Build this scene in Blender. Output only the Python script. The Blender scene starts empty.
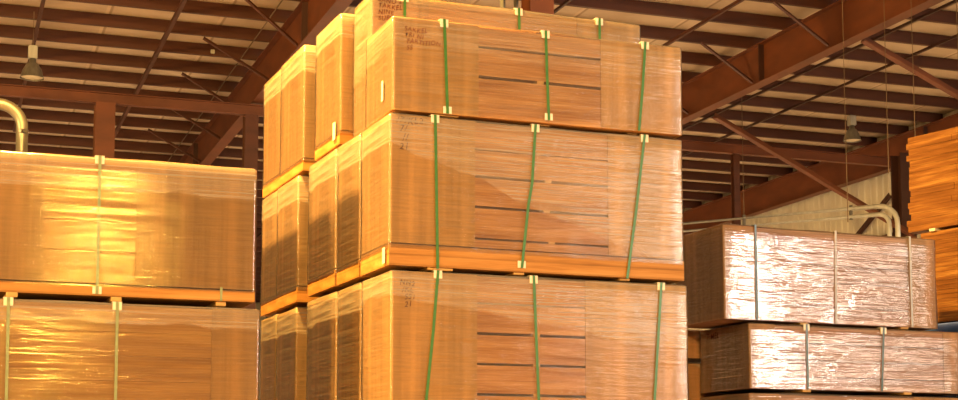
import bpy, bmesh, math, random
from mathutils import Vector, Matrix, noise

random.seed(7)
scene = bpy.context.scene
COL = scene.collection
R = math.radians

# ------------------------------------------------------------------ materials
def new_mat(name):
    m = bpy.data.materials.new(name)
    m.use_nodes = True
    nt = m.node_tree
    nt.nodes.clear()
    return m, nt, nt.nodes.new('ShaderNodeOutputMaterial')

def N(nt, t, **kw):
    n = nt.nodes.new(t)
    for k, v in kw.items():
        if k in n.inputs:
            n.inputs[k].default_value = v
        else:
            setattr(n, k, v)
    return n

def lk(nt, a, b):
    nt.links.new(a, b)

def coords(nt, scale=(1, 1, 1)):
    tc = N(nt, 'ShaderNodeTexCoord')
    mp = N(nt, 'ShaderNodeMapping')
    mp.inputs['Scale'].default_value = scale
    lk(nt, tc.outputs['Object'], mp.inputs['Vector'])
    return mp.outputs['Vector']

def ramp(nt, fac, stops):
    r = N(nt, 'ShaderNodeValToRGB')
    e = r.color_ramp.elements
    while len(e) < len(stops):
        e.new(0.5)
    for i, (p, c) in enumerate(stops):
        e[i].position = p
        e[i].color = (*c, 1)
    lk(nt, fac, r.inputs['Fac'])
    return r.outputs['Color']

def simple(name, col, rough=0.6, metal=0.0, var=0.15, scale=(6, 6, 6), bump=0.0, detail=4.0):
    m, nt, out = new_mat(name)
    b = N(nt, 'ShaderNodeBsdfPrincipled')
    b.inputs['Roughness'].default_value = rough
    b.inputs['Metallic'].default_value = metal
    nz = N(nt, 'ShaderNodeTexNoise', Scale=1.0, Detail=detail)
    lk(nt, coords(nt, scale), nz.inputs['Vector'])
    lo = tuple(c * (1 - var) for c in col)
    hi = tuple(min(1, c * (1 + var)) for c in col)
    lk(nt, ramp(nt, nz.outputs['Fac'], [(0.3, lo), (0.7, hi)]), b.inputs['Base Color'])
    if bump:
        bp = N(nt, 'ShaderNodeBump', Strength=bump, Distance=0.01)
        lk(nt, nz.outputs['Fac'], bp.inputs['Height'])
        lk(nt, bp.outputs['Normal'], b.inputs['Normal'])
    lk(nt, b.outputs[0], out.inputs['Surface'])
    return m

def wood(name, dark, mid, light, line=45.0, rough=0.55, gap=0.35):
    """stacked thin boards: long horizontal grain plus fine joint lines"""
    m, nt, out = new_mat(name)
    b = N(nt, 'ShaderNodeBsdfPrincipled')
    b.inputs['Roughness'].default_value = rough
    b.inputs['Specular IOR Level'].default_value = 0.15
    n1 = N(nt, 'ShaderNodeTexNoise', Scale=1.0, Detail=3.0)
    lk(nt, coords(nt, (0.9, 5, 16)), n1.inputs['Vector'])
    n2 = N(nt, 'ShaderNodeTexNoise', Scale=1.0, Detail=5.0)
    lk(nt, coords(nt, (5, 20, 120)), n2.inputs['Vector'])
    mx = N(nt, 'ShaderNodeMath', operation='MULTIPLY_ADD')
    lk(nt, n1.outputs['Fac'], mx.inputs[0])
    mx.inputs[1].default_value = 0.7
    m2 = N(nt, 'ShaderNodeMath', operation='MULTIPLY')
    lk(nt, n2.outputs['Fac'], m2.inputs[0]); m2.inputs[1].default_value = 0.3
    lk(nt, m2.outputs[0], mx.inputs[2])
    c = ramp(nt, mx.outputs[0], [(0.33, dark), (0.5, mid), (0.66, light)])
    # board joints
    tc = N(nt, 'ShaderNodeTexCoord'); sp = N(nt, 'ShaderNodeSeparateXYZ')
    lk(nt, tc.outputs['Object'], sp.inputs[0])
    ml = N(nt, 'ShaderNodeMath', operation='MULTIPLY'); lk(nt, sp.outputs['Z'], ml.inputs[0]); ml.inputs[1].default_value = line
    fr = N(nt, 'ShaderNodeMath', operation='FRACT'); lk(nt, ml.outputs[0], fr.inputs[0])
    lt = N(nt, 'ShaderNodeMath', operation='LESS_THAN'); lk(nt, fr.outputs[0], lt.inputs[0]); lt.inputs[1].default_value = 0.16
    fac = N(nt, 'ShaderNodeMath', operation='MULTIPLY'); lk(nt, lt.outputs[0], fac.inputs[0]); fac.inputs[1].default_value = gap
    mix = N(nt, 'ShaderNodeMix', data_type='RGBA')
    lk(nt, fac.outputs[0], mix.inputs[0]); lk(nt, c, mix.inputs[6])
    mix.inputs[7].default_value = (*[x * 0.35 for x in dark], 1)
    lk(nt, mix.outputs[2], b.inputs['Base Color'])
    bp = N(nt, 'ShaderNodeBump', Strength=0.25, Distance=0.004)
    lk(nt, n2.outputs['Fac'], bp.inputs['Height']); lk(nt, bp.outputs['Normal'], b.inputs['Normal'])
    lk(nt, b.outputs[0], out.inputs['Surface'])
    return m

def cardboard(name, col):
    m, nt, out = new_mat(name)
    b = N(nt, 'ShaderNodeBsdfPrincipled'); b.inputs['Roughness'].default_value = 0.75; b.inputs['Specular IOR Level'].default_value = 0.15
    n1 = N(nt, 'ShaderNodeTexNoise', Scale=1.0, Detail=3.0)
    lk(nt, coords(nt, (9, 9, 0.5)), n1.inputs['Vector'])
    n2 = N(nt, 'ShaderNodeTexNoise', Scale=1.0, Detail=4.0)
    lk(nt, coords(nt, (3, 3, 60)), n2.inputs['Vector'])
    ad = N(nt, 'ShaderNodeMath', operation='MULTIPLY_ADD'); ad.inputs[1].default_value = 0.65
    m2 = N(nt, 'ShaderNodeMath', operation='MULTIPLY'); m2.inputs[1].default_value = 0.35
    lk(nt, n2.outputs['Fac'], m2.inputs[0]); lk(nt, n1.outputs['Fac'], ad.inputs[0]); lk(nt, m2.outputs[0], ad.inputs[2])
    lk(nt, ramp(nt, ad.outputs[0], [(0.36, tuple(c * 0.68 for c in col)), (0.64, tuple(c * 1.18 for c in col))]), b.inputs['Base Color'])
    bp = N(nt, 'ShaderNodeBump', Strength=0.35, Distance=0.02)
    lk(nt, n1.outputs['Fac'], bp.inputs['Height']); lk(nt, bp.outputs['Normal'], b.inputs['Normal'])
    lk(nt, b.outputs[0], out.inputs['Surface'])
    return m

def film(name, border=0.9, slope=0.3, haze=0.16, top_haze=0.34, bump=0.5, rough=0.22, stretch=(1.5, 1.5, 28), gloss=0.12, wr=0.004, coarse=0.2, tint=(0.9, 0.82, 0.72)):
    """clear stretch film; the overlapped turns near the top are hazier"""
    m, nt, out = new_mat(name)
    tc = N(nt, 'ShaderNodeTexCoord'); sp = N(nt, 'ShaderNodeSeparateXYZ')
    lk(nt, tc.outputs['Object'], sp.inputs[0])
    nb = N(nt, 'ShaderNodeTexNoise', Scale=1.0, Detail=3.0)
    lk(nt, coords(nt, (1.6, 1.6, 1.0)), nb.inputs['Vector'])
    # wavy lower edge of the hazy band
    a = N(nt, 'ShaderNodeMath', operation='MULTIPLY_ADD'); lk(nt, sp.outputs['X'], a.inputs[0]); a.inputs[1].default_value = slope; lk(nt, sp.outputs['Z'], a.inputs[2])
    a2 = N(nt, 'ShaderNodeMath', operation='MULTIPLY_ADD'); lk(nt, nb.outputs['Fac'], a2.inputs[0]); a2.inputs[1].default_value = 0.22; lk(nt, a.outputs[0], a2.inputs[2])
    st = N(nt, 'ShaderNodeMapRange'); lk(nt, a2.outputs[0], st.inputs[0])
    st.inputs[1].default_value = border + 0.11 - 0.012; st.inputs[2].default_value = border + 0.11 + 0.012
    st.inputs[3].default_value = haze; st.inputs[4].default_value = top_haze
    # wrinkles
    nw = N(nt, 'ShaderNodeTexNoise', Scale=1.0, Detail=2.5); nw.inputs['Roughness'].default_value = 0.5
    lk(nt, coords(nt, stretch), nw.inputs['Vector'])
    nd = N(nt, 'ShaderNodeTexNoise', Scale=2.2, Detail=3.0)
    nd.inputs['Distortion'].default_value = 1.2
    lk(nt, coords(nt, (1.0, 1.0, 2.0)), nd.inputs['Vector'])
    bp0 = N(nt, 'ShaderNodeBump', Strength=coarse, Distance=0.03)
    lk(nt, nd.outputs['Fac'], bp0.inputs['Height'])
    bp = N(nt, 'ShaderNodeBump', Strength=bump, Distance=wr)
    lk(nt, nw.outputs['Fac'], bp.inputs['Height']); lk(nt, bp0.outputs['Normal'], bp.inputs['Normal'])
    # streaky haze
    hz = N(nt, 'ShaderNodeMapRange'); lk(nt, nw.outputs['Fac'], hz.inputs[0])
    hz.inputs[1].default_value = 0.35; hz.inputs[2].default_value = 0.65; hz.inputs[3].default_value = 0.5; hz.inputs[4].default_value = 1.4
    hm = N(nt, 'ShaderNodeMath', operation='MULTIPLY'); lk(nt, st.outputs[0], hm.inputs[0]); lk(nt, hz.outputs[0], hm.inputs[1])
    tr = N(nt, 'ShaderNodeBsdfTransparent')
    df = N(nt, 'ShaderNodeBsdfDiffuse'); df.inputs['Color'].default_value = (*tint, 1)
    tl = N(nt, 'ShaderNodeBsdfTranslucent'); tl.inputs['Color'].default_value = (*tint, 1)
    dm = N(nt, 'ShaderNodeMixShader'); dm.inputs[0].default_value = 0.3
    lk(nt, df.outputs[0], dm.inputs[1]); lk(nt, tl.outputs[0], dm.inputs[2])
    gl = N(nt, 'ShaderNodeBsdfGlossy'); gl.inputs['Roughness'].default_value = rough
    lk(nt, bp.outputs['Normal'], gl.inputs['Normal']); lk(nt, bp.outputs['Normal'], df.inputs['Normal'])
    s1 = N(nt, 'ShaderNodeMixShader'); lk(nt, hm.outputs[0], s1.inputs[0]); lk(nt, tr.outputs[0], s1.inputs[1]); lk(nt, dm.outputs[0], s1.inputs[2])
    fr = N(nt, 'ShaderNodeFresnel', IOR=1.5); 
    fa = N(nt, 'ShaderNodeMath', operation='ADD'); lk(nt, fr.outputs[0], fa.inputs[0]); fa.inputs[1].default_value = gloss - 0.04
    s2 = N(nt, 'ShaderNodeMixShader'); lk(nt, fa.outputs[0], s2.inputs[0]); lk(nt, s1.outputs[0], s2.inputs[1]); lk(nt, gl.outputs[0], s2.inputs[2])
    lk(nt, s2.outputs[0], out.inputs['Surface'])
    return m

M = {}
M['wood'] = wood('reddish_wood', (0.34, 0.14, 0.042), (0.53, 0.26, 0.092), (0.70, 0.40, 0.17), gap=0.25)
M['wood_gold'] = wood('golden_wood', (0.32, 0.15, 0.037), (0.45, 0.23, 0.062), (0.56, 0.32, 0.10), gap=0.22)
M['wood_pink'] = wood('pinkish_wood', (0.30, 0.13, 0.07), (0.52, 0.27, 0.16), (0.68, 0.42, 0.28), line=38, gap=0.5)
M['wood_raw'] = wood('raw_brown_wood', (0.11, 0.042, 0.011), (0.19, 0.08, 0.022), (0.34, 0.18, 0.055), line=13.0, gap=0.15)
M['base'] = wood('base_wood', (0.31, 0.14, 0.035), (0.44, 0.215, 0.06), (0.53, 0.285, 0.095), line=12, gap=0.3)
M['card'] = cardboard('kraft_cardboard', (0.57, 0.325, 0.115))
M['card_gold'] = cardboard('golden_cardboard', (0.46, 0.255, 0.085))
M['card_brown'] = cardboard('brown_cardboard', (0.50, 0.26, 0.11))
M['spacer'] = wood('spacer_wood', (0.5, 0.28, 0.08), (0.62, 0.38, 0.14), (0.7, 0.46, 0.2), line=20, gap=0.1)
M['green'] = simple('green_strapping', (0.045, 0.17, 0.03), rough=0.35, scale=(30, 30, 30))
M['dark_green'] = simple('dark_green_strapping', (0.03, 0.06, 0.03), rough=0.3, scale=(30, 30, 30))
M['grey_strap'] = simple('pale_green_strapping', (0.22, 0.27, 0.16), rough=0.4, scale=(30, 30, 30))
M['silver_strap'] = simple('silver_strapping', (0.42, 0.40, 0.36), rough=0.35, scale=(30, 30, 30))
M['protector'] = simple('white_card_protector', (0.80, 0.74, 0.62), rough=0.6, scale=(40, 40, 40), var=0.1)
M['faded_ink'] = simple('faded_ink', (0.22, 0.085, 0.04), rough=0.8)
M['ink'] = simple('dark_red_ink', (0.13, 0.035, 0.012), rough=0.8)
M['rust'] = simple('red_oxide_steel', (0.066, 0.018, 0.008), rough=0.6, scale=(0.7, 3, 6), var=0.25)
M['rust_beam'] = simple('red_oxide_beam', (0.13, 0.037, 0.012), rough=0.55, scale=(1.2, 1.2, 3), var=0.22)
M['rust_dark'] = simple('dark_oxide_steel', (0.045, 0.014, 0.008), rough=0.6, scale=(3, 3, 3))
M['galv'] = simple('galvanised_steel', (0.20, 0.19, 0.16), rough=0.42, metal=0.6, scale=(12, 12, 4), var=0.2)
M['conduit'] = simple('painted_conduit', (0.42, 0.42, 0.36), rough=0.45, scale=(10, 10, 2))
M['wire'] = simple('steel_wire', (0.16, 0.11, 0.07), rough=0.5, metal=0.4)
M['lens'] = simple('frosted_lens', (0.75, 0.68, 0.5), rough=0.3, var=0.05)
M['blue'] = simple('blue_sheeting', (0.012, 0.05, 0.20), rough=0.4, bump=0.4)
M['concrete'] = simple('concrete_floor', (0.42, 0.33, 0.24), rough=0.6, scale=(0.8, 0.8, 0.8), var=0.15)

F = {}
F['main'] = film('clear_film', border=1.0, slope=0.34, haze=0.07, top_haze=0.27, bump=0.8, gloss=0.045, rough=0.16, coarse=0.3, wr=0.006, stretch=(1.2, 1.2, 50))
F['third'] = film('clear_film_slanted', border=1.05, slope=0.14, haze=0.07, top_haze=0.27, bump=0.8, gloss=0.045, rough=0.16, coarse=0.3, wr=0.006, stretch=(1.2, 1.2, 50))
F['upper'] = film('clear_film_short', border=0.55, slope=0.02, haze=0.10, top_haze=0.21, bump=0.8, gloss=0.045, rough=0.16, coarse=0.3, wr=0.006, stretch=(1.2, 1.2, 50))
F['gold'] = film('clear_film_level', border=0.86, slope=0.0, haze=0.06, top_haze=0.28, bump=0.8, rough=0.085, stretch=(0.35, 0.35, 80), gloss=0.11, coarse=0.02, wr=0.0028)
F['shiny'] = film('wrinkled_shiny_film', border=0.2, slope=0.0, haze=0.10, top_haze=0.12, bump=0.9, rough=0.09, stretch=(1.4, 1.4, 40), gloss=0.13, coarse=0.4, wr=0.009)

# roof lining: pale panels with seams every 2.3 m
def lining():
    m, nt, out = new_mat('roof_lining')
    b = N(nt, 'ShaderNodeBsdfPrincipled'); b.inputs['Roughness'].default_value = 0.7
    tc = N(nt, 'ShaderNodeTexCoord'); sp = N(nt, 'ShaderNodeSeparateXYZ'); lk(nt, tc.outputs['Object'], sp.inputs[0])
    ml = N(nt, 'ShaderNodeMath', operation='MULTIPLY_ADD'); lk(nt, sp.outputs['X'], ml.inputs[0]); ml.inputs[1].default_value = 1 / 2.3; ml.inputs[2].default_value = -2.97 / 2.3 + 20
    fr = N(nt, 'ShaderNodeMath', operation='FRACT'); lk(nt, ml.outputs[0], fr.inputs[0])
    nz = N(nt, 'ShaderNodeTexNoise', Scale=0.9, Detail=4.0); lk(nt, coords(nt, (0.6, 1.2, 1)), nz.inputs['Vector'])
    c = ramp(nt, nz.outputs['Fac'], [(0.3, (0.52, 0.40, 0.27)), (0.7, (0.70, 0.57, 0.42))])
    sm = ramp(nt, fr.outputs[0], [(0.0, (1, 1, 1)), (0.028, (1, 1, 1)), (0.034, (0.55, 0.5, 0.45)), (0.05, (0.55, 0.5, 0.45)), (0.06, (0.86, 0.86, 0.86))])
    mx = N(nt, 'ShaderNodeMix', data_type='RGBA', blend_type='MULTIPLY'); mx.inputs[0].default_value = 1
    lk(nt, c, mx.inputs[6]); lk(nt, sm, mx.inputs[7]); lk(nt, mx.outputs[2], b.inputs['Base Color'])
    lk(nt, b.outputs[0], out.inputs['Surface'])
    return m
M['lining'] = lining()

def siding():
    m, nt, out = new_mat('ribbed_siding')
    b = N(nt, 'ShaderNodeBsdfPrincipled'); b.inputs['Roughness'].default_value = 0.5
    nz = N(nt, 'ShaderNodeTexNoise', Scale=1.0, Detail=4.0); lk(nt, coords(nt, (1, 3, 0.4)), nz.inputs['Vector'])
    lk(nt, ramp(nt, nz.outputs['Fac'], [(0.3, (0.50, 0.46, 0.36)), (0.7, (0.62, 0.58, 0.46))]), b.inputs['Base Color'])
    lk(nt, b.outputs[0], out.inputs['Surface'])
    return m
M['siding'] = siding()

# ------------------------------------------------------------------ mesh helpers
def box(bm, x0, x1, y0, y1, z0, z1):
    vs = [bm.verts.new(p) for p in ((x0, y0, z0), (x1, y0, z0), (x1, y1, z0), (x0, y1, z0), (x0, y0, z1), (x1, y0, z1), (x1, y1, z1), (x0, y1, z1))]
    for f in ((3, 2, 1, 0), (4, 5, 6, 7), (0, 1, 5, 4), (1, 2, 6, 5), (2, 3, 7, 6), (3, 0, 4, 7)):
        bm.faces.new([vs[i] for i in f])

def frame_of(d):
    d = d.normalized()
    a = Vector((0, 0, 1)) if abs(d.z) < 0.9 else Vector((1, 0, 0))
    u = d.cross(a).normalized()
    return u, u.cross(d).normalized()

def bar(bm, p, q, w, h):
    p, q = Vector(p), Vector(q)
    u, v = frame_of(q - p)
    u, v = u * w / 2, v * h / 2
    vs = [bm.verts.new(c + s * u + t * v) for c in (p, q) for s, t in ((-1, -1), (1, -1), (1, 1), (-1, 1))]
    for f in ((3, 2, 1, 0), (4, 5, 6, 7), (0, 1, 5, 4), (1, 2, 6, 5), (2, 3, 7, 6), (3, 0, 4, 7)):
        bm.faces.new([vs[i] for i in f])

def angle_bar(bm, p, q, w, t):
    """L-shaped steel angle"""
    p, q = Vector(p), Vector(q)
    u, v = frame_of(q - p)
    bar(bm, p + v * 0, q + v * 0, w, t)
    bar(bm, p - u * (w / 2 - t / 2) + v * w / 2, q - u * (w / 2 - t / 2) + v * w / 2, t, w)

def tube(bm, pts, r, n=10, cap=True):
    pts = [Vector(p) for p in pts]
    rings = []
    u = None
    for i, p in enumerate(pts):
        d = (pts[min(i + 1, len(pts) - 1)] - pts[max(i - 1, 0)]).normalized()
        if u is None:
            u, v = frame_of(d)
        else:
            u = (u - d * u.dot(d)).normalized(); v = d.cross(u)
        rr = r[i] if isinstance(r, (list, tuple)) else r
        rings.append([bm.verts.new(p + rr * (math.cos(2 * math.pi * k / n) * u + math.sin(2 * math.pi * k / n) * v)) for k in range(n)])
    for a, b in zip(rings, rings[1:]):
        for k in range(n):
            bm.faces.new((a[k], a[(k + 1) % n], b[(k + 1) % n], b[k]))
    if cap:
        bm.faces.new(rings[0][::-1]); bm.faces.new(rings[-1])

def lathe(bm, prof, n=24):
    rings = [[bm.verts.new((r * math.cos(2 * math.pi * k / n), r * math.sin(2 * math.pi * k / n), z)) for k in range(n)] for r, z in prof]
    for a, b in zip(rings, rings[1:]):
        for k in range(n):
            bm.faces.new((a[k], a[(k + 1) % n], b[(k + 1) % n], b[k]))

def link(name, bm, mat, parent=None, smooth=False, loc=None, rz=0.0):
    bmesh.ops.recalc_face_normals(bm, faces=bm.faces)
    me = bpy.data.meshes.new(name)
    bm.to_mesh(me); bm.free()
    if smooth:
        for p in me.polygons:
            p.use_smooth = True
    me.materials.append(mat)
    o = bpy.data.objects.new(name, me)
    COL.objects.link(o)
    if parent: o.parent = parent
    if loc is not None: o.location = loc
    o.rotation_euler.z = rz
    return o

def empty(name, loc, rz=0.0):
    o = bpy.data.objects.new(name, None)
    COL.objects.link(o)
    o.empty_display_size = 0.2
    o.location = loc; o.rotation_euler.z = rz
    return o

def tag(o, label=None, cat=None, group=None, kind=None):
    if label: o['label'] = label
    if cat: o['category'] = cat
    if group: o['group'] = group
    if kind: o['kind'] = kind
    return o

# ------------------------------------------------------------------ bundles
def contour(L, D, rad, step=0.11):
    """rounded rectangle around the bundle, counter-clockwise from the front left"""
    pts = []
    def seg(p, q):
        n = max(1, int((Vector(q) - Vector(p)).length / step))
        for i in range(n):
            pts.append(Vector(p).lerp(Vector(q), i / n))
    def arc(cx, cy, a0):
        for i in range(4):
            a = R(a0 + 90 * i / 4)
            pts.append(Vector((cx + rad * math.cos(a), cy + rad * math.sin(a))))
    seg((rad, 0), (L - rad, 0)); arc(L - rad, rad, -90)
    seg((L, rad), (L, D - rad)); arc(L - rad, D - rad, 0)
    seg((L - rad, D), (rad, D)); arc(rad, D - rad, 90)
    seg((0, D - rad), (0, rad)); arc(rad, rad, 180)
    return pts

def film_shell(name, L, D, z0, z1, mat, parent, seed, amp=0.004, off=0.017):
    bm = bmesh.new()
    base = contour(L, D, 0.022)
    c = Vector((L / 2, D / 2))
    nz = max(3, int((z1 - z0) / 0.1))
    rings = []
    for k in range(nz + 3):
        if k <= nz:
            z = z0 + (z1 - z0) * k / nz; inset = 0.0
            if k == nz: z = z1 - 0.012
        elif k == nz + 1: z = z1; inset = 0.02
        else: z = z1 + 0.002; inset = 0.16
        ring = []
        for p in base:
            sx = (p.x - c.x) / (L / 2); sy = (p.y - c.y) / (D / 2)
            nx = sx if abs(sx) >= abs(sy) else 0.0
            d = Vector((math.copysign(1, sx) if abs(sx) > 0.97 else 0, math.copysign(1, sy) if abs(sy) > 0.95 else 0))
            n = noise.noise(Vector((p.x * 2.4 + seed * 7.3, p.y * 2.4, z * 2.6)))
            e = off + amp * n - inset
            q = p + d * e
            zz = z + (0.010 * noise.noise(Vector((p.x * 1.7 + seed * 3.1, p.y * 1.7, seed))) + 0.006 if k >= nz else 0)
            ring.append(bm.verts.new((q.x, q.y, zz)))
        rings.append(ring)
    n = len(base)
    for a, b in zip(rings, rings[1:]):
        for i in range(n):
            bm.faces.new((a[i], a[(i + 1) % n], b[(i + 1) % n], b[i]))
    bm.faces.new(rings[-1])
    return link(name, bm, mat, parent, smooth=True)

def card_end(L, D, z0, z1, wl, right=False, t=0.006, seed=0, top=True):
    """cardboard folded round one end of the bundle: front return, end panel, back return and a top flap"""
    bm = bmesh.new()
    rad = 0.014
    outer = [Vector((wl, -t))]
    n = 5
    for i in range(1, n): outer.append(Vector((wl + (rad - t - wl) * i / n, -t)))
    for i in range(4):
        a = R(270 - 90 * i / 3); outer.append(Vector((rad - t + rad * math.cos(a), rad - t + rad * math.sin(a))))
    for i in range(1, 6): outer.append(Vector((-t, rad - t + (D - 2 * rad + 2 * t) * i / 6)))
    for i in range(4):
        a = R(180 - 90 * i / 3); outer.append(Vector((rad - t + rad * math.cos(a), D + t - rad + rad * math.sin(a))))
    outer.append(Vector((wl, D + t)))
    cc = Vector((wl, D / 2))
    inner = []
    for p in outer:
        q = Vector(p)
        if p.y < 0.01: q.y += t
        elif p.y > D - 0.01: q.y -= t
        if p.x < 0.01: q.x += t
        inner.append(q)
    nz = 8
    def X(p, k):
        z = z0 + (z1 - z0) * k / nz
        w = 0.004 * noise.noise(Vector((p.x * 3 + seed * 5, p.y * 3, z * 2)))
        x, y = p.x, p.y
        if p.x < 0.004: x += w - 0.002
        return ((L - x) if right else x, y, z)
    go = [[bm.verts.new(X(p, k)) for p in outer] for k in range(nz + 1)]
    gi = [[bm.verts.new(X(p, k)) for p in inner] for k in range(nz + 1)]
    m = len(outer)
    for k in range(nz):
        for i in range(m - 1):
            bm.faces.new((go[k][i], go[k][i + 1], go[k + 1][i + 1], go[k + 1][i]))
            bm.faces.new((gi[k][i], gi[k + 1][i], gi[k + 1][i + 1], gi[k][i + 1]))
        for i in (0, m - 1):
            bm.faces.new((go[k][i], go[k + 1][i], gi[k + 1][i], gi[k][i]))
    for k in (0, nz):
        for i in range(m - 1):
            bm.faces.new((go[k][i], go[k][i + 1], gi[k][i + 1], gi[k][i]))
    if top:
        xs = (L - wl, L) if right else (0, wl)
        box(bm, xs[0], xs[1], 0, D, z1 - t, z1)
    return bm

def strap(parent, pts, D, H, mat, prot=True, bottom_prot=False, w=0.024, off=0.027, prot_label=None, low=0.0):
    """plastic band: down the front through the points (x, z), over the top and down the back"""
    bm = bmesh.new()
    t = 0.003
    xt = pts[0][0]
    path = [Vector((pts[0][0], D + off, low + 0.03)), Vector((xt, D + off, H + 0.016)), Vector((xt, D / 2, H + 0.018)), Vector((xt, -off, H + 0.016))]
    path += [Vector((x, -off, z)) for x, z in pts[1:]]
    rows = []
    for i, p in enumerate(path):
        d = (path[min(i + 1, len(path) - 1)] - path[max(i - 1, 0)])
        if i <= 3:
            nrm = Vector((0, (1 if i < 2 else (0 if i == 2 else -1)), (1 if 1 <= i <= 3 else 0))).normalized()
        else:
            nrm = Vector((0, -1, 0))
        rows.append([bm.verts.new(p + Vector((s * w / 2, 0, 0)) + nrm * e) for s, e in ((-1, 0), (1, 0), (1, t), (-1, t))])
    for a, b in zip(rows, rows[1:]):
        for k in range(4):
            bm.faces.new((a[k], a[(k + 1) % 4], b[(k + 1) % 4], b[k]))
    bm.faces.new(rows[0]); bm.faces.new(rows[-1][::-1])
    s = link('strap', bm, mat, parent)
    def plate(x, z, top):
        b = bmesh.new()
        y = -off + 0.001
        hw = 0.036
        box(b, x - hw, x + hw, y, y + 0.005, z - (0.052 if top else 0.02), z + (0.012 if top else 0.04))
        if top: box(b, x - hw, x + hw, y, y + 0.07, z + 0.010, z + 0.015)
        e = link('corner_protector', b, M['protector'], s)
        tag(e, 'white cardboard tab under the band')
    if prot: plate(xt, H + 0.004, True)
    if bottom_prot: plate(pts[-1][0], pts[-1][1] + 0.02, False)
    return s

def writing(parent, lines, x, z, size, face='front', y=-0.0245, mat=None, slant=0.15):
    """felt-pen scrawl on the cardboard"""
    cu = bpy.data.curves.new('scrawl', 'FONT')
    cu.body = '\n'.join(lines); cu.size = size; cu.space_line = 0.95; cu.shear = slant; cu.offset = size * 0.012
    cu.space_character = 1.15
    tmp = bpy.data.objects.new('tmp_text', cu)
    COL.objects.link(tmp)
    dg = bpy.context.evaluated_depsgraph_get()
    me = bpy.data.meshes.new_from_object(tmp.evaluated_get(dg))
    bpy.data.objects.remove(tmp)
    for v in me.vertices:
        a, b = v.co.x, v.co.y
        j = 0.006 * math.sin(a * 37 + b * 19)
        if face == 'front': v.co = (x + a, y, z + b + j)
        else: v.co = (y, x - a, z + b + j)
    me.materials.clear(); me.materials.append(mat or M['ink'])
    me.name = 'handwriting'
    o = bpy.data.objects.new('handwriting', me)
    COL.objects.link(o); o.parent = parent
    tag(o, 'dark felt-pen writing')
    return o

seedc = [0]
def bundle(x0, y0, z0, L, D, H, label, group, rz=0.0, base=0.0, layers=(), gaps=(), wl=0.75, wr=0.75, wood_m='wood', card='card', film_m='main',
           straps=(), strap_m='green', cards=(True, True), sticker=None, film_from=None, amp=0.004, prot=True):
    """layers are cut at the heights in `gaps` (z, gap thickness)"""
    seedc[0] += 1
    sd = seedc[0]
    b = empty('wood_bundle', (x0, y0, z0), rz)
    tag(b, label, 'wood bundle', group)
    if base:
        bm = bmesh.new()
        box(bm, -0.012, L + 0.012, -0.014, D + 0.005, 0, base - 0.012)
        link('base_board', bm, M['base'], b)
    zs = [base] + [g for g, _ in gaps] + [H]
    ts = [0] + [t for _, t in gaps] + [0]
    for i in range(len(zs) - 1):
        bm = bmesh.new()
        j = 0.004 * random.uniform(-1, 1)
        box(bm, 0.008, L - 0.008, 0.004 + abs(j), D - 0.004, zs[i] + ts[i] / 2, zs[i + 1] - ts[i + 1] / 2 - (0.008 if i == len(zs) - 2 else 0))
        link('board_layer', bm, M[wood_m], b)
    if sticker:
        for (g, t), sx in zip(gaps, sticker):
            if sx is None: continue
            bm = bmesh.new()
            box(bm, sx - 0.03, sx + 0.03, -0.002, D - 0.02, g - t / 2, g + t / 2)
            link('sticker', bm, M['spacer'], b)
    if cards[0]: link('cardboard_end', card_end(L, D, base, H, wl, False, seed=sd), M[card], b, smooth=False)
    if cards[1]: link('cardboard_end', card_end(L, D, base, H, wr, True, seed=sd), M[card], b, smooth=False)
    if film_m: film_shell('stretch_film', L, D, base * 0.75 if film_from is None else film_from, H + 0.004, F[film_m], b, sd, amp)
    for s in straps:
        pts, kw = s
        strap(b, pts, D, H, M[strap_m] if 'mat' not in kw else M[kw['mat']], **{k: v for k, v in kw.items() if k != 'mat'})
    return b

def spacer(x, y0, y1, z0, z1, label, group, w=0.09):
    bm = bmesh.new()
    box(bm, -w / 2, w / 2, 0, y1 - y0, 0, z1 - z0)
    bmesh.ops.bevel(bm, geom=bm.edges[:], offset=0.004, segments=1, affect='EDGES')
    o = link('wooden_spacer', bm, M['spacer'], loc=(x, y0, z0))
    return tag(o, label, 'spacer', group)

G_MAIN = 'tall main stack of wrapped wood bundles'
# --- main stack, top row
a1 = bundle(3.985, 11.50, 3.745, 2.63, 0.74, 0.775, 'low wrapped bundle at the front of the main stack top row, three wood layers', G_MAIN, rz=R(-1.8),
            gaps=((0.345, 0.026), (0.60, 0.02)), sticker=(1.30, None), wl=0.74, wr=0.77, film_m='upper',
            straps=[([(0.43, 0.775), (0.445, 0.40), (0.46, 0.0)], dict(bottom_prot=True)), ([(1.34, 0.775), (1.35, 0.4), (1.365, 0.02)], dict(bottom_prot=True)), ([(2.28, 0.775), (2.25, 0.4), (2.21, 0.0)], {})])
writing(a1, ['SAKKEL', 'TRI NI', ' FARTITION', ' SS'], 0.085, 0.66, 0.052, mat=M['faded_ink'])
a2 = bundle(4.075, 12.33, 3.745, 2.61, 0.50, 1.235, 'tall bundle with dark block lettering behind the low front bundle, top row', G_MAIN, rz=R(-0.8),
            gaps=((0.62, 0.02), (0.90, 0.02)), wl=0.52, wr=0.64, film_m='upper', wood_m='wood_gold', card='card_gold',
            straps=[([(0.29, 1.235), (0.29, 0.0)], {}), ([(1.38, 1.235), (1.40, 0.0)], {}), ([(2.19, 1.235), (2.19, 0.0)], {})])
writing(a2, ['SANO 21', 'TAKKEL', 'NINE', 'SUPCAM', '   OA'], 0.045, 1.16, 0.056, mat=M['ink'])
a3 = bundle(3.97, 12.89, 3.745, 2.66, 0.77, 1.20, 'third bundle back in the main stack top row, before the gap', G_MAIN, base=0.13)
bundle(3.99, 14.16, 3.745, 2.66, 0.84, 1.25, 'fourth bundle back in the main stack top row, behind the gap', G_MAIN, base=0.13)
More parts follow.
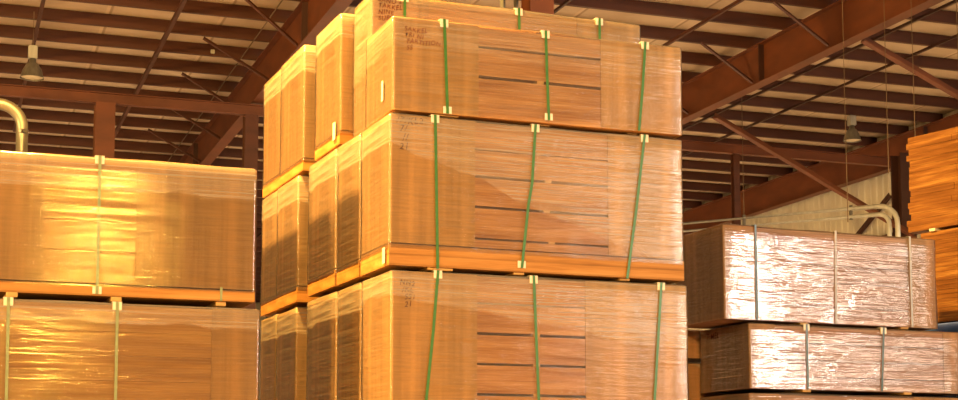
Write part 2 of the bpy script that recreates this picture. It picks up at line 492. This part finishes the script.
bundle(4.00, 15.04, 3.745, 2.66, 0.70, 1.24, 'rearmost bundle of the main stack top row', G_MAIN, base=0.15)
def paper_label(parent, y0, y1, z0, z1):
    bm = bmesh.new(); box(bm, -0.0265, -0.0255, y0, y1, z0, z1)
    tag(link('paper_label', bm, M['protector'], parent), 'small white paper label')
paper_label(a3, 0.08, 0.16, 0.06, 0.22)
paper_label(a1, 0.20, 0.25, 0.12, 0.29)
# --- second row
b1 = bundle(3.965, 11.50, 2.47, 2.675, 0.74, 1.24, 'front wrapped bundle of the main stack second row, thick base board below', G_MAIN, rz=R(-0.5), base=0.185,
            gaps=((0.26, 0.018), (0.525, 0.021), (0.78, 0.023), (1.005, 0.012)), sticker=(1.43, 1.385, 1.40, 1.30), wl=0.735, wr=0.715,
            straps=[([(0.375, 1.24), (0.39, 0.5), (0.40, -0.014)], {}), ([(1.275, 1.24), (1.24, 0.75), (1.205, 0.56), (1.145, 0.03)], dict(bottom_prot=True)), ([(2.31, 1.24), (2.22, 0.6), (2.125, -0.01)], {})])
writing(b1, ['/7/KL2', ' 7/', '  //', ' 21'], 0.045, 1.17, 0.075, mat=M['ink'], y=-0.0085)
bundle(3.97, 12.30, 2.47, 2.66, 0.62, 1.24, 'second bundle back in the main stack second row', G_MAIN, base=0.16)
bundle(3.96, 12.97, 2.47, 2.66, 0.85, 1.24, 'third bundle back in the main stack second row, beside the gap', G_MAIN, base=0.16)
bundle(3.975, 14.27, 2.47, 2.66, 0.75, 1.24, 'fourth bundle back in the main stack second row', G_MAIN, base=0.16)
bundle(3.985, 15.07, 2.47, 2.66, 0.62, 1.24, 'rearmost bundle of the main stack second row', G_MAIN, base=0.16)
# --- third row
paper_label(b1, 0.05, 0.12, 0.02, 0.15)
c1 = bundle(3.985, 11.50, 1.18, 2.69, 0.74, 1.245, 'front wrapped bundle of the main stack third row, cut by the frame bottom', G_MAIN, rz=R(-0.3),
            gaps=((0.265, 0.022), (0.515, 0.021), (0.765, 0.023), (1.015, 0.012)), sticker=(1.27, 1.27, 1.27, None), wl=0.735, wr=0.97, film_m='third',
            straps=[([(0.385, 1.245), (0.345, 0.78), (0.285, 0.2), (0.27, 0)], {}), ([(1.235, 1.245), (1.275, 0.23), (1.28, 0)], {}), ([(2.44, 1.245), (2.36, 0.25), (2.34, 0)], {})])
writing(c1, ['NH2', ' /KL', '  SS1', '  21'], 0.06, 1.13, 0.06, mat=M['ink'], y=-0.0085)
bundle(3.985, 12.30, 1.18, 2.66, 0.62, 1.24, 'second bundle back in the main stack third row', G_MAIN)
bundle(3.975, 12.97, 1.18, 2.66, 0.90, 1.24, 'third bundle back in the main stack third row, beside the gap', G_MAIN)
bundle(3.985, 14.32, 1.18, 2.66, 0.70, 1.235, 'fourth bundle back in the main stack third row', G_MAIN)
bundle(3.985, 15.07, 1.18, 2.66, 0.60, 1.24, 'rearmost bundle of the main stack third row', G_MAIN)
# --- bottom row, out of the picture, carries the rest
for y, d in ((11.5, 0.76), (12.3, 0.64), (12.97, 0.9), (14.3, 0.75), (15.08, 0.6)):
    bundle(3.985, y, 0.0, 2.66, d, 1.14, 'cardboard ended bundle on the floor carrying the main stack', 'main stack bottom row', film_m=None)
for z0, z1, xs, nm in ((1.14, 1.18, (4.42, 5.3, 6.1), 'above the bottom row'), (2.4475, 2.469, (4.40, 5.10, 6.09), 'between second and third rows of the main stack'), (3.733, 3.742, (4.45, 5.34, 6.18), 'between first and second rows of the main stack')):
    for x, w in zip(xs, ('left', 'middle', 'right')):
        spacer(x, 11.50, 15.6, z0, z1, 'thin wooden spacer ' + nm + ', under the ' + w + ' strap', 'spacers in the main stack', w=0.10 if w != 'left' else 0.22)

# --- left stack
G_L = 'left stack of golden wrapped bundles'
l1 = bundle(0.80, 12.32, 2.207, 2.235, 0.66, 1.110, 'golden wrapped bundle at left, the upper one, base board exposed', G_L, rz=R(-1.6), base=0.10, gaps=((0.36, 0.0016), (0.60, 0.0016), (0.84, 0.0016)),
            wl=0.56, wr=0.96, wood_m='wood_gold', card='card_gold', film_m='gold', strap_m='grey_strap', amp=0.0006,
            straps=[([(0.973, 1.110), (0.977, 0.5), (0.977, 0.012)], dict(bottom_prot=True))])
sb = bmesh.new(); box(sb, 1.96, 1.98, -0.019, -0.014, -0.002, 0.112)
link('strap', sb, M['grey_strap'], l1)
l2 = bundle(0.84, 12.25, 1.13, 2.235, 0.67, 1.010, 'golden wrapped bundle at left, the lower one, cut by the frame bottom', G_L, rz=R(-0.3), gaps=((0.20, 0.0016), (0.4, 0.0016), (0.6, 0.0016), (0.79, 0.0016)),
            wl=0.26, wr=0.38, wood_m='wood_gold', card='card_gold', film_m='gold', strap_m='grey_strap', amp=0.0006,
            straps=[([(0.26, 1.010), (0.27, 0.0)], {}), ([(1.09, 1.010), (1.095, 0.0)], {})])
bundle(0.84, 12.25, 0.0, 2.235, 0.67, 1.09, 'golden bundle on the floor carrying the left stack', 'left stack bottom row', wood_m='wood_gold', card='card_gold', film_m=None)
for z0, z1, y0, nm in ((1.093, 1.128, 12.26, 'under the lower left bundle'), (2.166, 2.205, 12.28, 'between the two golden left bundles')):
    for x, w in ((1.13, 'near the left edge'), (1.93, 'at the middle'), (2.775, 'near the right end')):
        spacer(x, y0, 12.9, z0, z1, 'wooden spacer block ' + nm + ', ' + w, 'spacers in the left stack', w=0.085)
# the rest of the left row, hidden behind its front stack; it shades the long side of the main stack
for z, h in ((0, 1.09), (1.11, 1.06), (2.19, 1.10)):
    for y in (13.08, 13.95, 14.82):
        bundle(0.78, y, z, 2.26, 0.84, h, 'golden bundle hidden behind the left stack', 'rear bundles of the left stack', wood_m='wood_gold', card='card_gold', film_m=None)

# --- right stack
G_R = 'right stack of shiny wrapped bundles'
r1 = bundle(8.0, 13.0, 2.345, 2.60, 0.95, 0.945, 'shiny film wrapped bundle on top of the right stack', G_R, rz=R(0.3),
            gaps=((0.17, 0.014), (0.42, 0.012), (0.60, 0.008), (0.76, 0.008)), wl=0.36, wr=0.36, wood_m='wood_pink', card='card_brown', film_m='shiny', strap_m='silver_strap', amp=0.007,
            straps=[([(0.36, 0.945), (0.36, 0.0)], dict(prot=False, mat='dark_green')), ([(1.33, 0.945), (1.31, 0.0)], dict(prot=False)), ([(2.27, 0.945), (2.27, 0.0)], dict(prot=False))], cards=(True, True))
r2 = bundle(8.28, 13.0, 1.66, 2.75, 0.93, 0.647, 'thin shiny bundle under the right stack top, dark bands, scrawl on its end', G_R,
            gaps=((0.13, 0.01), (0.30, 0.01), (0.47, 0.01)), wl=0.30, wr=0.36, wood_m='wood_pink', card='card_brown', film_m='shiny', strap_m='dark_green', amp=0.007,
            straps=[([(0.665, 0.647), (0.665, 0.0)], dict(prot=True)), ([(1.615, 0.647), (1.57, 0.0)], dict(prot=True))])
writing(r2, ['T.MEL'], 0.78, 0.545, 0.085, face='left', y=-0.028, mat=M['ink'])
bundle(8.27, 13.0, 0.86, 2.75, 0.93, 0.75, 'third bundle down in the right stack, at the frame bottom', G_R, gaps=((0.25, 0.01), (0.5, 0.01)), wl=0.34, wood_m='wood_pink', card='card_brown', film_m='shiny', strap_m='dark_green', amp=0.006)
bundle(8.27, 13.0, 0.0, 2.75, 0.93, 0.83, 'bundle on the floor carrying the right stack', 'right stack bottom row', wood_m='wood_pink', card='card_brown', film_m=None)
G_RB = 'brown bundles behind the right stack'
bundle(8.08, 14.0, 2.03, 2.66, 0.7, 0.29, 'narrow brown bundle end behind the right stack, upper', G_RB, card='card_brown', film_m='main', wl=0.5)
bundle(8.10, 14.0, 1.0, 2.66, 0.7, 0.97, 'brown bundle end behind the right stack, below the dark slot', G_RB, card='card_brown', film_m='main', wl=0.5)
bundle(8.10, 14.0, 0.0, 2.66, 0.7, 0.97, 'bundle on the floor behind the right stack', 'bottom row behind the right stack', card='card_brown', film_m=None)
for z0, z1, y0, y1, nm in ((1.635, 1.66, 13.0, 13.9, 'under the thin shiny bundle'), (0.83, 0.86, 13.0, 13.9, 'low in the right stack'), (1.995, 2.03, 14.0, 14.7, 'in the dark slot behind the right stack'), (0.97, 1.0, 14.0, 14.7, 'low behind the right stack'),
                           (2.327, 2.345, 13.02, 13.9, 'under the top shiny bundle')):
    for x, w in ((8.95, 'left'), (10.2, 'right')):
        spacer(x, y0, y1, z0, z1, 'thin wooden spacer ' + nm + ', ' + w + ' of the two', 'spacers in the right stack', w=0.1)

# --- far right: unwrapped lumber on a blue sheeted bundle, set at an angle
AZ = R(-11.6)
u = Vector((math.sin(AZ), math.cos(AZ), 0))           # along the visible face, away from the camera
ang = math.atan2(-u.y, -u.x)                           # local +x runs towards the camera
def lumber(z0, H, off, label, rows, seed, ragged):
    rng = random.Random(seed)
    p = Vector((11.43, 14.45, 0)) + off
    e = empty('lumber_stack', (p.x, p.y, z0), ang)
    tag(e, label, 'lumber stack', 'unwrapped lumber at the far right')
    hh = H / rows
    for r in range(rows):
        bm = bmesh.new()
        x = rng.uniform(-ragged, ragged)
        n = 3
        cuts = [x, 0.9 + rng.uniform(-.3, .3), 1.9 + rng.uniform(-.3, .3), 3.0]
        for i in range(n):
            dy = rng.uniform(0, 0.005)
            box(bm, cuts[i], cuts[i + 1] - 0.004, dy, 1.1 - dy, r * hh + 0.0015, (r + 1) * hh - 0.0015)
        link('board_layer', bm, M['wood_raw'], e)
    return e
lumber(3.64, 1.13, Vector((0, 0, 0)), 'ragged unwrapped brown lumber stack at the far right, the upper one', 16, 3, 0.04)
lumber(2.55, 1.06, u * -0.15, 'unwrapped brown lumber stack at the far right, under the ragged one', 20, 5, 0.015)
def blue_bundle(z0, H, label):
    e = empty('sheeted_bundle', (11.43 - u.x * 0.1, 14.45 - u.y * 0.1, z0), ang)
    tag(e, label, 'sheeted bundle')
    bm = bmesh.new(); box(bm, 0.01, 2.99, 0.01, 1.09, 0, H - 0.01); link('board_layer', bm, M['wood_raw'], e)
    film_shell('blue_sheet', 3.0, 1.1, 0.01, H, M['blue'], e, 4, 0.006)
blue_bundle(1.28, 1.25, 'blue sheeted bundle under the far right lumber, just above the shiny bundle')
blue_bundle(0.0, 1.25, 'blue sheeted bundle on the floor under the far right lumber')
for z0, z1 in ((3.615, 3.64),):
    pass
def ang_spacer(d, z0, z1, label):
    p = Vector((11.43, 14.45, 0)) - u * d
    bm = bmesh.new(); box(bm, -0.04, 0.04, -0.03, 1.0, 0, z1 - z0)
    o = link('wooden_spacer', bm, M['protector'], loc=(p.x, p.y, z0), rz=ang)
    tag(o, label, 'spacer', 'spacers in the far right lumber')
for d, w in ((0.35, 'far end'), (1.2, 'middle'), (2.6, 'near end')):
    ang_spacer(d, 3.61, 3.64, 'pale spacer between the two lumber stacks at far right, ' + w)

# ------------------------------------------------------------------ building (turned 2.9 degrees against the stacks)
BR = R(-2.9)
RM = Matrix.Rotation(BR, 3, 'Z')
def bl(name, bm, mat, loc=(0, 0, 0), parent=None, smooth=False):
    return link(name, bm, mat, parent, smooth, RM @ Vector(loc), BR)
def bl_empty(name, loc):
    return empty(name, RM @ Vector(loc), BR)

XF = 24.5        # end frame
bm = bmesh.new(); box(bm, -26, XF + 0.4, -9, 82, -0.2, 0)
tag(bl('floor', bm, M['concrete']), kind='structure')
bm = bmesh.new(); box(bm, -12, XF + 0.4, 6, 82, 10.37, 10.45)
tag(bl('ceiling', bm, M['lining']), kind='structure')
bm = bmesh.new()
xw = XF + 0.28
box(bm, xw + 0.03, xw + 0.08, 18, 82, 0, 10.37)
y = 18.0
while y < 81.8:
    vs = [bm.verts.new(p) for z in (0, 10.37) for p in ((xw + 0.03, y, z), (xw, y + 0.03, z), (xw, y + 0.07, z), (xw + 0.03, y + 0.1, z))]
    for k in range(3): bm.faces.new((vs[k], vs[k + 1], vs[k + 5], vs[k + 4]))
    y += 0.3
tag(bl('wall_right', bm, M['siding']), kind='structure')
bm = bmesh.new(); box(bm, -12, XF + 0.4, 81.5, 81.7, 0, 10.37)
tag(bl('wall_back', bm, M['siding']), kind='structure')

# purlins: one channel section, repeated
bm = bmesh.new()
x0, x1 = -11.5, XF + 0.2
box(bm, x0, x1, 0, 0.02, 0, 0.25)
box(bm, x0, x1, 0.02, 0.09, 0, 0.02)
box(bm, x0, x1, 0.02, 0.09, 0.23, 0.25)
box(bm, x0, x1, 0.07, 0.09, 0.02, 0.05)
y = 18.1
proto = None
k = 0
while y < 80:
    if proto is None:
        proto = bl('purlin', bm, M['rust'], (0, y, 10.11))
        tag(proto, 'rust-red steel purlin running crosswise under the pale roof lining', 'purlin', 'roof purlins')
    else:
        o = proto.copy(); COL.objects.link(o); o.location = RM @ Vector((0, y, 10.11))
    y += 1.5; k += 1

# rafters: deep plate girders with flanges and stiffeners
def rafter(x, label, y0=10, y1=81, stiff=(), depth=0.86):
    e = bl_empty('rafter', (x, y0, 10.105 - depth))
    tag(e, label, 'rafter', 'roof rafters')
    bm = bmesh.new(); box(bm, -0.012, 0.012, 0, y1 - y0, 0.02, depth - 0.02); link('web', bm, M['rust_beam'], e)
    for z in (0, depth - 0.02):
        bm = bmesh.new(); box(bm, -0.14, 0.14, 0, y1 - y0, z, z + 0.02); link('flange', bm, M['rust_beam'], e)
    for ys in stiff:
        bm = bmesh.new(); box(bm, -0.13, -0.012, ys - y0 - 0.02, ys - y0 + 0.02, 0.02, depth - 0.02); box(bm, 0.012, 0.13, ys - y0 - 0.02, ys - y0 + 0.02, 0.02, depth - 0.02)
        link('stiffener', bm, M['rust_dark'], e)
    return e
rafter(-3.3, 'rust-red roof rafter left of the picture')
rafter(6.57, 'rust-red deep rafter descending behind the main stack on the left', stiff=(28.6, 42.0))
rafter(16.5, 'rust-red deep rafter climbing to the upper right beside the main stack', stiff=(28.2, 41.5))
rafter(XF, 'rust-red end rafter along the pale ribbed wall at right', stiff=(33.5,))

# crosswise beam and its posts
YB = 33.6
e = bl_empty('crossbeam', (0, YB, 8.95))
tag(e, 'long rust-red crossbeam running level behind all the stacks', 'beam')
bm = bmesh.new(); box(bm, -10, 23.32, -0.01, 0.01, 0.02, 0.22); link('web', bm, M['rust_beam'], e)
for z in (0, 0.22):
    bm = bmesh.new(); box(bm, -10, 23.32, -0.08, 0.08, z, z + 0.02); link('flange', bm, M['rust_beam'], e)
def post(x, y, w, top, label, mat='rust_beam'):
    e = bl_empty('steel_post', (x, y, 0))
    tag(e, label, 'post')
    bm = bmesh.new(); box(bm, -w / 2, w / 2, -w / 2, -w / 2 + 0.02, 0.03, top); box(bm, -w / 2, w / 2, w / 2 - 0.02, w / 2, 0.03, top)
    link('flange', bm, M[mat], e)
    bm = bmesh.new(); box(bm, -0.01, 0.01, -w / 2 + 0.02, w / 2 - 0.02, 0.03, top); link('web', bm, M[mat], e)
    bm = bmesh.new(); box(bm, -w / 2 - 0.1, w / 2 + 0.1, -w / 2 - 0.1, w / 2 + 0.1, 0, 0.03); link('base_plate', bm, M['rust_dark'], e)
    return e
post(3.2, YB, 0.42, 8.94, 'wide rust-red steel post rising behind the left golden stack')
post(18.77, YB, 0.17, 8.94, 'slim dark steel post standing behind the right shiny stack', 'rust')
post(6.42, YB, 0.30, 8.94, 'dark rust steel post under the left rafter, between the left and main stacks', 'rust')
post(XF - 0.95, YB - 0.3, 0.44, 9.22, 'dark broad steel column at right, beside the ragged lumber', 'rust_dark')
post(8.78, 22.0, 0.40, 10.1, 'rust-red steel column just behind the top of the main stack')
post(24.2, 24.8, 0.3, 9.22, 'steel column right of the picture', 'rust_dark')
for x, r, m, lab in ((8.04, 0.06, 'conduit', 'pale upright pipe behind the main stack top, left of the rust column'), (8.26, 0.055, 'galv', 'blue-grey upright pipe beside the rust column behind the main stack top')):
    bm = bmesh.new(); tube(bm, [(0, 0, 0), (0, 0, 10.1)], r, 14)
    tag(bl('upright_pipe', bm, M[m], (x, 21.6, 0), smooth=True), lab, 'pipe')

def brace(p, q, w, label, name='roof_brace', cat='brace', group=None, mat='rust', kindm='angle'):
    p, q = Vector(p), Vector(q)
    bm = bmesh.new()
    if kindm == 'angle': angle_bar(bm, (0, 0, 0), q - p, w, max(0.012, w * 0.2))
    elif kindm == 'rod': tube(bm, [(0, 0, 0), q - p], w / 2, 8)
    else: bar(bm, (0, 0, 0), q - p, w, w)
    tag(bl(name, bm, M[mat], p), label, cat, group)
# bridging lines beneath the purlins
ZB = 10.083
g = 'bridging bars under the purlins'
for x, ya, yb, w, lab in ((18.5, 19, 40, 0.05, 'thin bar under the roof right of the right rafter, nearest it'), (20.0, 20, 81.48, 0.05, 'thin bar under the roof at right, second from the right rafter'),
                   (14.5, 19, 29.5, 0.06, 'thin bar under the roof just left of the right rafter'), (11.35, 19, 81.48, 0.05, 'thin bar under the roof above the main stack'),
                   (4.24, 20, 81.48, 0.08, 'brown bar under the left roof bay, midway'), (1.65, 20, 42, 0.07, 'brown bar under the left roof bay behind the hanging lamp')):
    brace((x, ya, 10.109 - w), (x, yb, 10.109 - w), w, lab, 'bridging_bar', 'bar', g, mat='rust' if w > 0.055 else 'rust_dark')
brace((5.99, 28.0, 9.98), (6.05, 46, 9.98), 0.03, 'pale thin tie rod beside the left rafter', 'tie_rod', 'rod', mat='wire', kindm='rod')
# fly braces from purlin to lower flange
g = 'fly braces on the rafters'
for p, q, lab in (((5.30, 28.6, 10.03), (6.45, 29.0, 9.30), 'short diagonal brace on the left rafter, uppermost in view'), ((5.0, 31.6, 10.03), (6.45, 31.8, 9.30), 'short diagonal brace on the left rafter, second from top'),
                  ((5.0, 34.6, 10.03), (6.45, 34.9, 9.30), 'short diagonal brace on the left rafter, above the crossbeam'), ((5.0, 37.6, 10.03), (6.45, 37.8, 9.30), 'short diagonal brace on the left rafter, below the crossbeam'),
                  ((5.0, 40.6, 10.03), (6.45, 40.8, 9.30), 'short diagonal brace on the left rafter, lowest in view'),
                  ((15.1, 25.4, 10.03), (16.38, 25.5, 9.30), 'short diagonal brace on the right rafter, upper'), ((15.1, 28.4, 10.03), (16.38, 28.5, 9.30), 'short diagonal brace on the right rafter, middle'),
                  ((15.1, 31.4, 10.03), (16.38, 31.5, 9.30), 'short diagonal brace on the right rafter, lower')):
    brace(p, q, 0.07, lab, 'fly_brace', 'brace', g, mat='rust')
# long knee braces to the right
brace((16.71, 24.8, 9.25), (16.71 + 2.17 * 3.4, 24.8, 9.25 - 0.93 * 3.4), 0.15, 'long brown diagonal strut right of the right rafter, near the top right', 'diagonal_strut', 'strut', 'diagonal struts at right', mat='rust_beam')
brace((17.04, 31.42, 9.25), (23.35, 32.6, 6.9), 0.15, 'long brown diagonal strut meeting the dark column at right', 'diagonal_strut', 'strut', 'diagonal struts at right', mat='rust_beam')
brace((24.56, 35.3, 8.55), (24.56, 37.4, 7.42), 0.10, 'short dark diagonal strut before the pale ribbed wall', 'diagonal_strut', 'strut', 'diagonal struts at right', mat='rust_dark')
# wall girt
bm = bmesh.new(); box(bm, -0.1, 0.0, 0, 60, 0, 0.2)
tag(bl('wall_girt', bm, M['rust'], (xw, 20, 7.35)), 'rust-red girt along the pale ribbed wall', 'girt')

# pipe pair with a bend (right)
pa, pb = Vector((17.3, 33.0, 7.02)), Vector((20.25, 29.6, 7.02))
d = (pb - pa).normalized()
pa = pa - d * 2.0
e = bl_empty('overhead_pipe', pa)
tag(e, 'pair of pale overhead pipes bending down before the pale wall at right', 'pipe')
for off, r in ((0.0, 0.06), (-0.19, 0.055)):
    pts = [Vector((0, 0, off)), (pb - pa) + Vector((0, 0, off))]
    rad = 0.42 + off
    for i in range(1, 7):
        a = R(90 * i / 6)
        pts.append((pb - pa) + d * rad * math.sin(a) + Vector((0, 0, off - rad * (1 - math.cos(a)))))
    pts.append(Vector((pts[-1].x, pts[-1].y, -pa.z)))
    bm = bmesh.new(); tube(bm, pts, r, 12); link('pipe', bm, M['conduit'], e, smooth=True)
for t in (0.1, 0.5, 0.9):
    bm = bmesh.new(); c = (pb - pa) * t; box(bm, c.x - 0.03, c.x + 0.03, c.y - 0.03, c.y + 0.03, -0.26, 0.08); link('pipe_clamp', bm, M['galv'], e)
# hanger of that pipe
bm = bmesh.new(); c = pa + (pb - pa) * 0.5; tube(bm, [(0, 0, 0), (0, 0, 10.3 - 7.1)], 0.012, 6)
tag(bl('hanger_rod', bm, M['wire'], (c.x, c.y, 7.06)), 'thin hanger rod holding the overhead pipes at right', 'rod')

# bent duct (left)
e = bl_empty('duct', (0.885, 20.0, 0))
tag(e, 'grey metal duct bending over behind the left golden stack', 'duct')
pts = [(0, 0, 0.0), (0, 0, 5.0)]
for i in range(1, 9):
    a = R(90 * i / 8); pts.append((-0.30 * (1 - math.cos(a)), 0, 5.22 + 0.30 * math.sin(a)))
pts.append((-1.6, 0, 5.52))
bm = bmesh.new(); tube(bm, pts, 0.075, 18); link('duct_pipe', bm, M['galv'], e, smooth=True)
for z in (4.55, 5.15):
    bm = bmesh.new(); tube(bm, [(0, 0, z), (0, 0, z + 0.05)], 0.083, 18); link('duct_collar', bm, M['galv'], e, smooth=True)

# hanging lamps
def lamp(x, y, zb, label, s=1.0):
    e = bl_empty('hanging_lamp', (x, y, zb))
    tag(e, label, 'lamp', 'hanging bell lamps')
    bm = bmesh.new(); lathe(bm, [(0.235 * s, 0), (0.225 * s, 0.03), (0.19 * s, 0.16), (0.13 * s, 0.27), (0.07 * s, 0.33), (0.065 * s, 0.40), (0.001, 0.40)]); link('reflector', bm, M['galv'], e, smooth=True)
    bm = bmesh.new(); lathe(bm, [(0.001, 0.02), (0.12 * s, 0.0), (0.222 * s, 0.03)]); link('lens', bm, M['lens'], e, smooth=True)
    bm = bmesh.new(); box(bm, -0.09 * s, 0.09 * s, -0.09 * s, 0.09 * s, 0.40, 0.66); bmesh.ops.bevel(bm, geom=bm.edges[:], offset=0.015, segments=2, affect='EDGES'); link('ballast_box', bm, M['conduit'], e)
    bm = bmesh.new(); tube(bm, [(0, 0, 0.66), (0, 0, 10.11 - zb)], 0.012, 8); link('hook_rod', bm, M['wire'], e)
lamp(1.53, 31.1, 8.74, 'dim bell-shaped hanging lamp at upper left before the roof purlins')
lamp(21.9, 33.1, 9.42, 'dim bell-shaped hanging lamp at right above the crossbeam', 1.0)

# thin hanger wires
for x, zl, lab in ((14.43, 5.1, 'thin hanging wire at right, leftmost, passing the lamp'), (15.27, 6.0, 'thin hanging wire at right, over the dark column'), (15.83, 6.6, 'thin hanging wire at right, over the ragged lumber corner'), (16.78, 7.0, 'thin hanging wire at the right picture edge')):
    bm = bmesh.new(); tube(bm, [(0, 0, zl), (0, 0, 10.12)], 0.009, 6)
    tag(bl('hanging_wire', bm, M['wire'], (x, 22.0, 0)), lab, 'wire', 'hanging wires')
# little boxes on the purlins
for x, y, lab in ((1.28, 29.98, 'small pale box on a purlin above the left lamp'), (5.45, 33.0, 'small pale box on a purlin beside the left rafter'), (14.9, 25.5, 'small pale box on a purlin left of the right rafter')):
    k = round((y - 18.1) / 1.5); yy = 18.1 + 1.5 * k
    bm = bmesh.new(); box(bm, -0.045, 0.045, -0.05, -0.001, 0.0, 0.09); bmesh.ops.bevel(bm, geom=bm.edges[:], offset=0.01, segments=2, affect='EDGES')
    tag(bl('junction_box', bm, M['conduit'], (x, yy, 10.15)), lab, 'junction box', 'junction boxes')

# ------------------------------------------------------------------ light
def area(name, loc, target, sx, sy, power, col):
    l = bpy.data.lights.new(name, 'AREA'); l.shape = 'RECTANGLE'; l.size = sx; l.size_y = sy; l.energy = power; l.color = col; l.spread = R(180)
    o = bpy.data.objects.new(name, l); COL.objects.link(o); o.location = loc
    o.rotation_euler = (Vector(target) - Vector(loc)).to_track_quat('-Z', 'Y').to_euler()
    return o
area('assumed_side_light', (-16, 12.2, 5.5), (4, 13, 3.4), 2.6, 1.8, 6000, (1.0, 0.63, 0.21))  # low warm key, source assumed and out of view; no door is built
area('gap_fill_light', (1.4, 13.0, 9.4), (3.2, 13.3, 2), 0.6, 0.6, 5200, (1.0, 0.52, 0.10))  # added fill above the gap, lifts the shaded ends of the main stack
area('left_fill_light', (-9.0, 0.0, 8.0), (3, 14, 3.0), 1.0, 1.0, 2000, (1.0, 0.57, 0.16))  # added warm fill from the left for shaded stack ends and left fronts
area('front_fill_light', (-3.0, -6.0, 7.5), (3, 14, 3.0), 1.0, 1.0, 2000, (1.0, 0.64, 0.23))  # another added fill, more frontal, reaching the ends beside the left stack
area('assumed_streak_light', (3.25, -5.0, 5.9), (1.8, 12.2, 3.0), 0.2, 0.6, 480, (1.0, 0.50, 0.07))  # assumed unseen warm source, no fixture; placed for the streak on the left film
area('assumed_broad_daylight', (20.0, -5.5, 5.2), (20.0 - 4, 13, 4), 12.0, 5.0, 1400, (1.0, 0.86, 0.70))  # assumed broad opening behind the camera, not built; lights fronts and right stack film
area('assumed_narrow_daylight', (19.5, -5.3, 5.2), (19.5 - 4, 13, 4), 1.8, 5.2, 1150, (1.0, 0.90, 0.78))  # second assumed source, narrow, for the bright glare on the right stack film
w = bpy.data.worlds.new('World'); scene.world = w; w.use_nodes = True
bg = w.node_tree.nodes['Background']; bg.inputs[0].default_value = (1.0, 0.58, 0.27, 1); bg.inputs[1].default_value = 0.24
# added fill lights without fixtures; they brighten the concrete and so the roof lining
for lx, ly, pw in ((-7, 25, 1500), (10, 20, 900), (23, 25, 1000), (14.5, 36, 2100), (19, 46, 2100), (-1, 40, 2000), (-2, 60, 1600), (27, 60, 1600)):
    o = area('roof_fill_light', (lx, ly, 8.9), (lx, ly, 0), 0.5, 0.5, pw, (1.0, 0.80, 0.55))
    o.data.spread = R(110)
# ------------------------------------------------------------------ camera
cam = bpy.data.cameras.new('camera'); co = bpy.data.objects.new('camera', cam); COL.objects.link(co)
cam.sensor_fit = 'HORIZONTAL'; cam.sensor_width = 36.0; cam.lens = 1525 / 958 * 36.0
cam.shift_y = 119.5 / 958
cam.clip_end = 300
co.location = (0, 0, 0.75)
co.rotation_euler = (R(90 + 6.008), 0, R(-22.4))
scene.camera = co
vs = scene.view_settings
vs.view_transform = 'Standard'; vs.look = 'None'; vs.gamma = 1.0; vs.use_curve_mapping = False; vs.exposure = -0.1
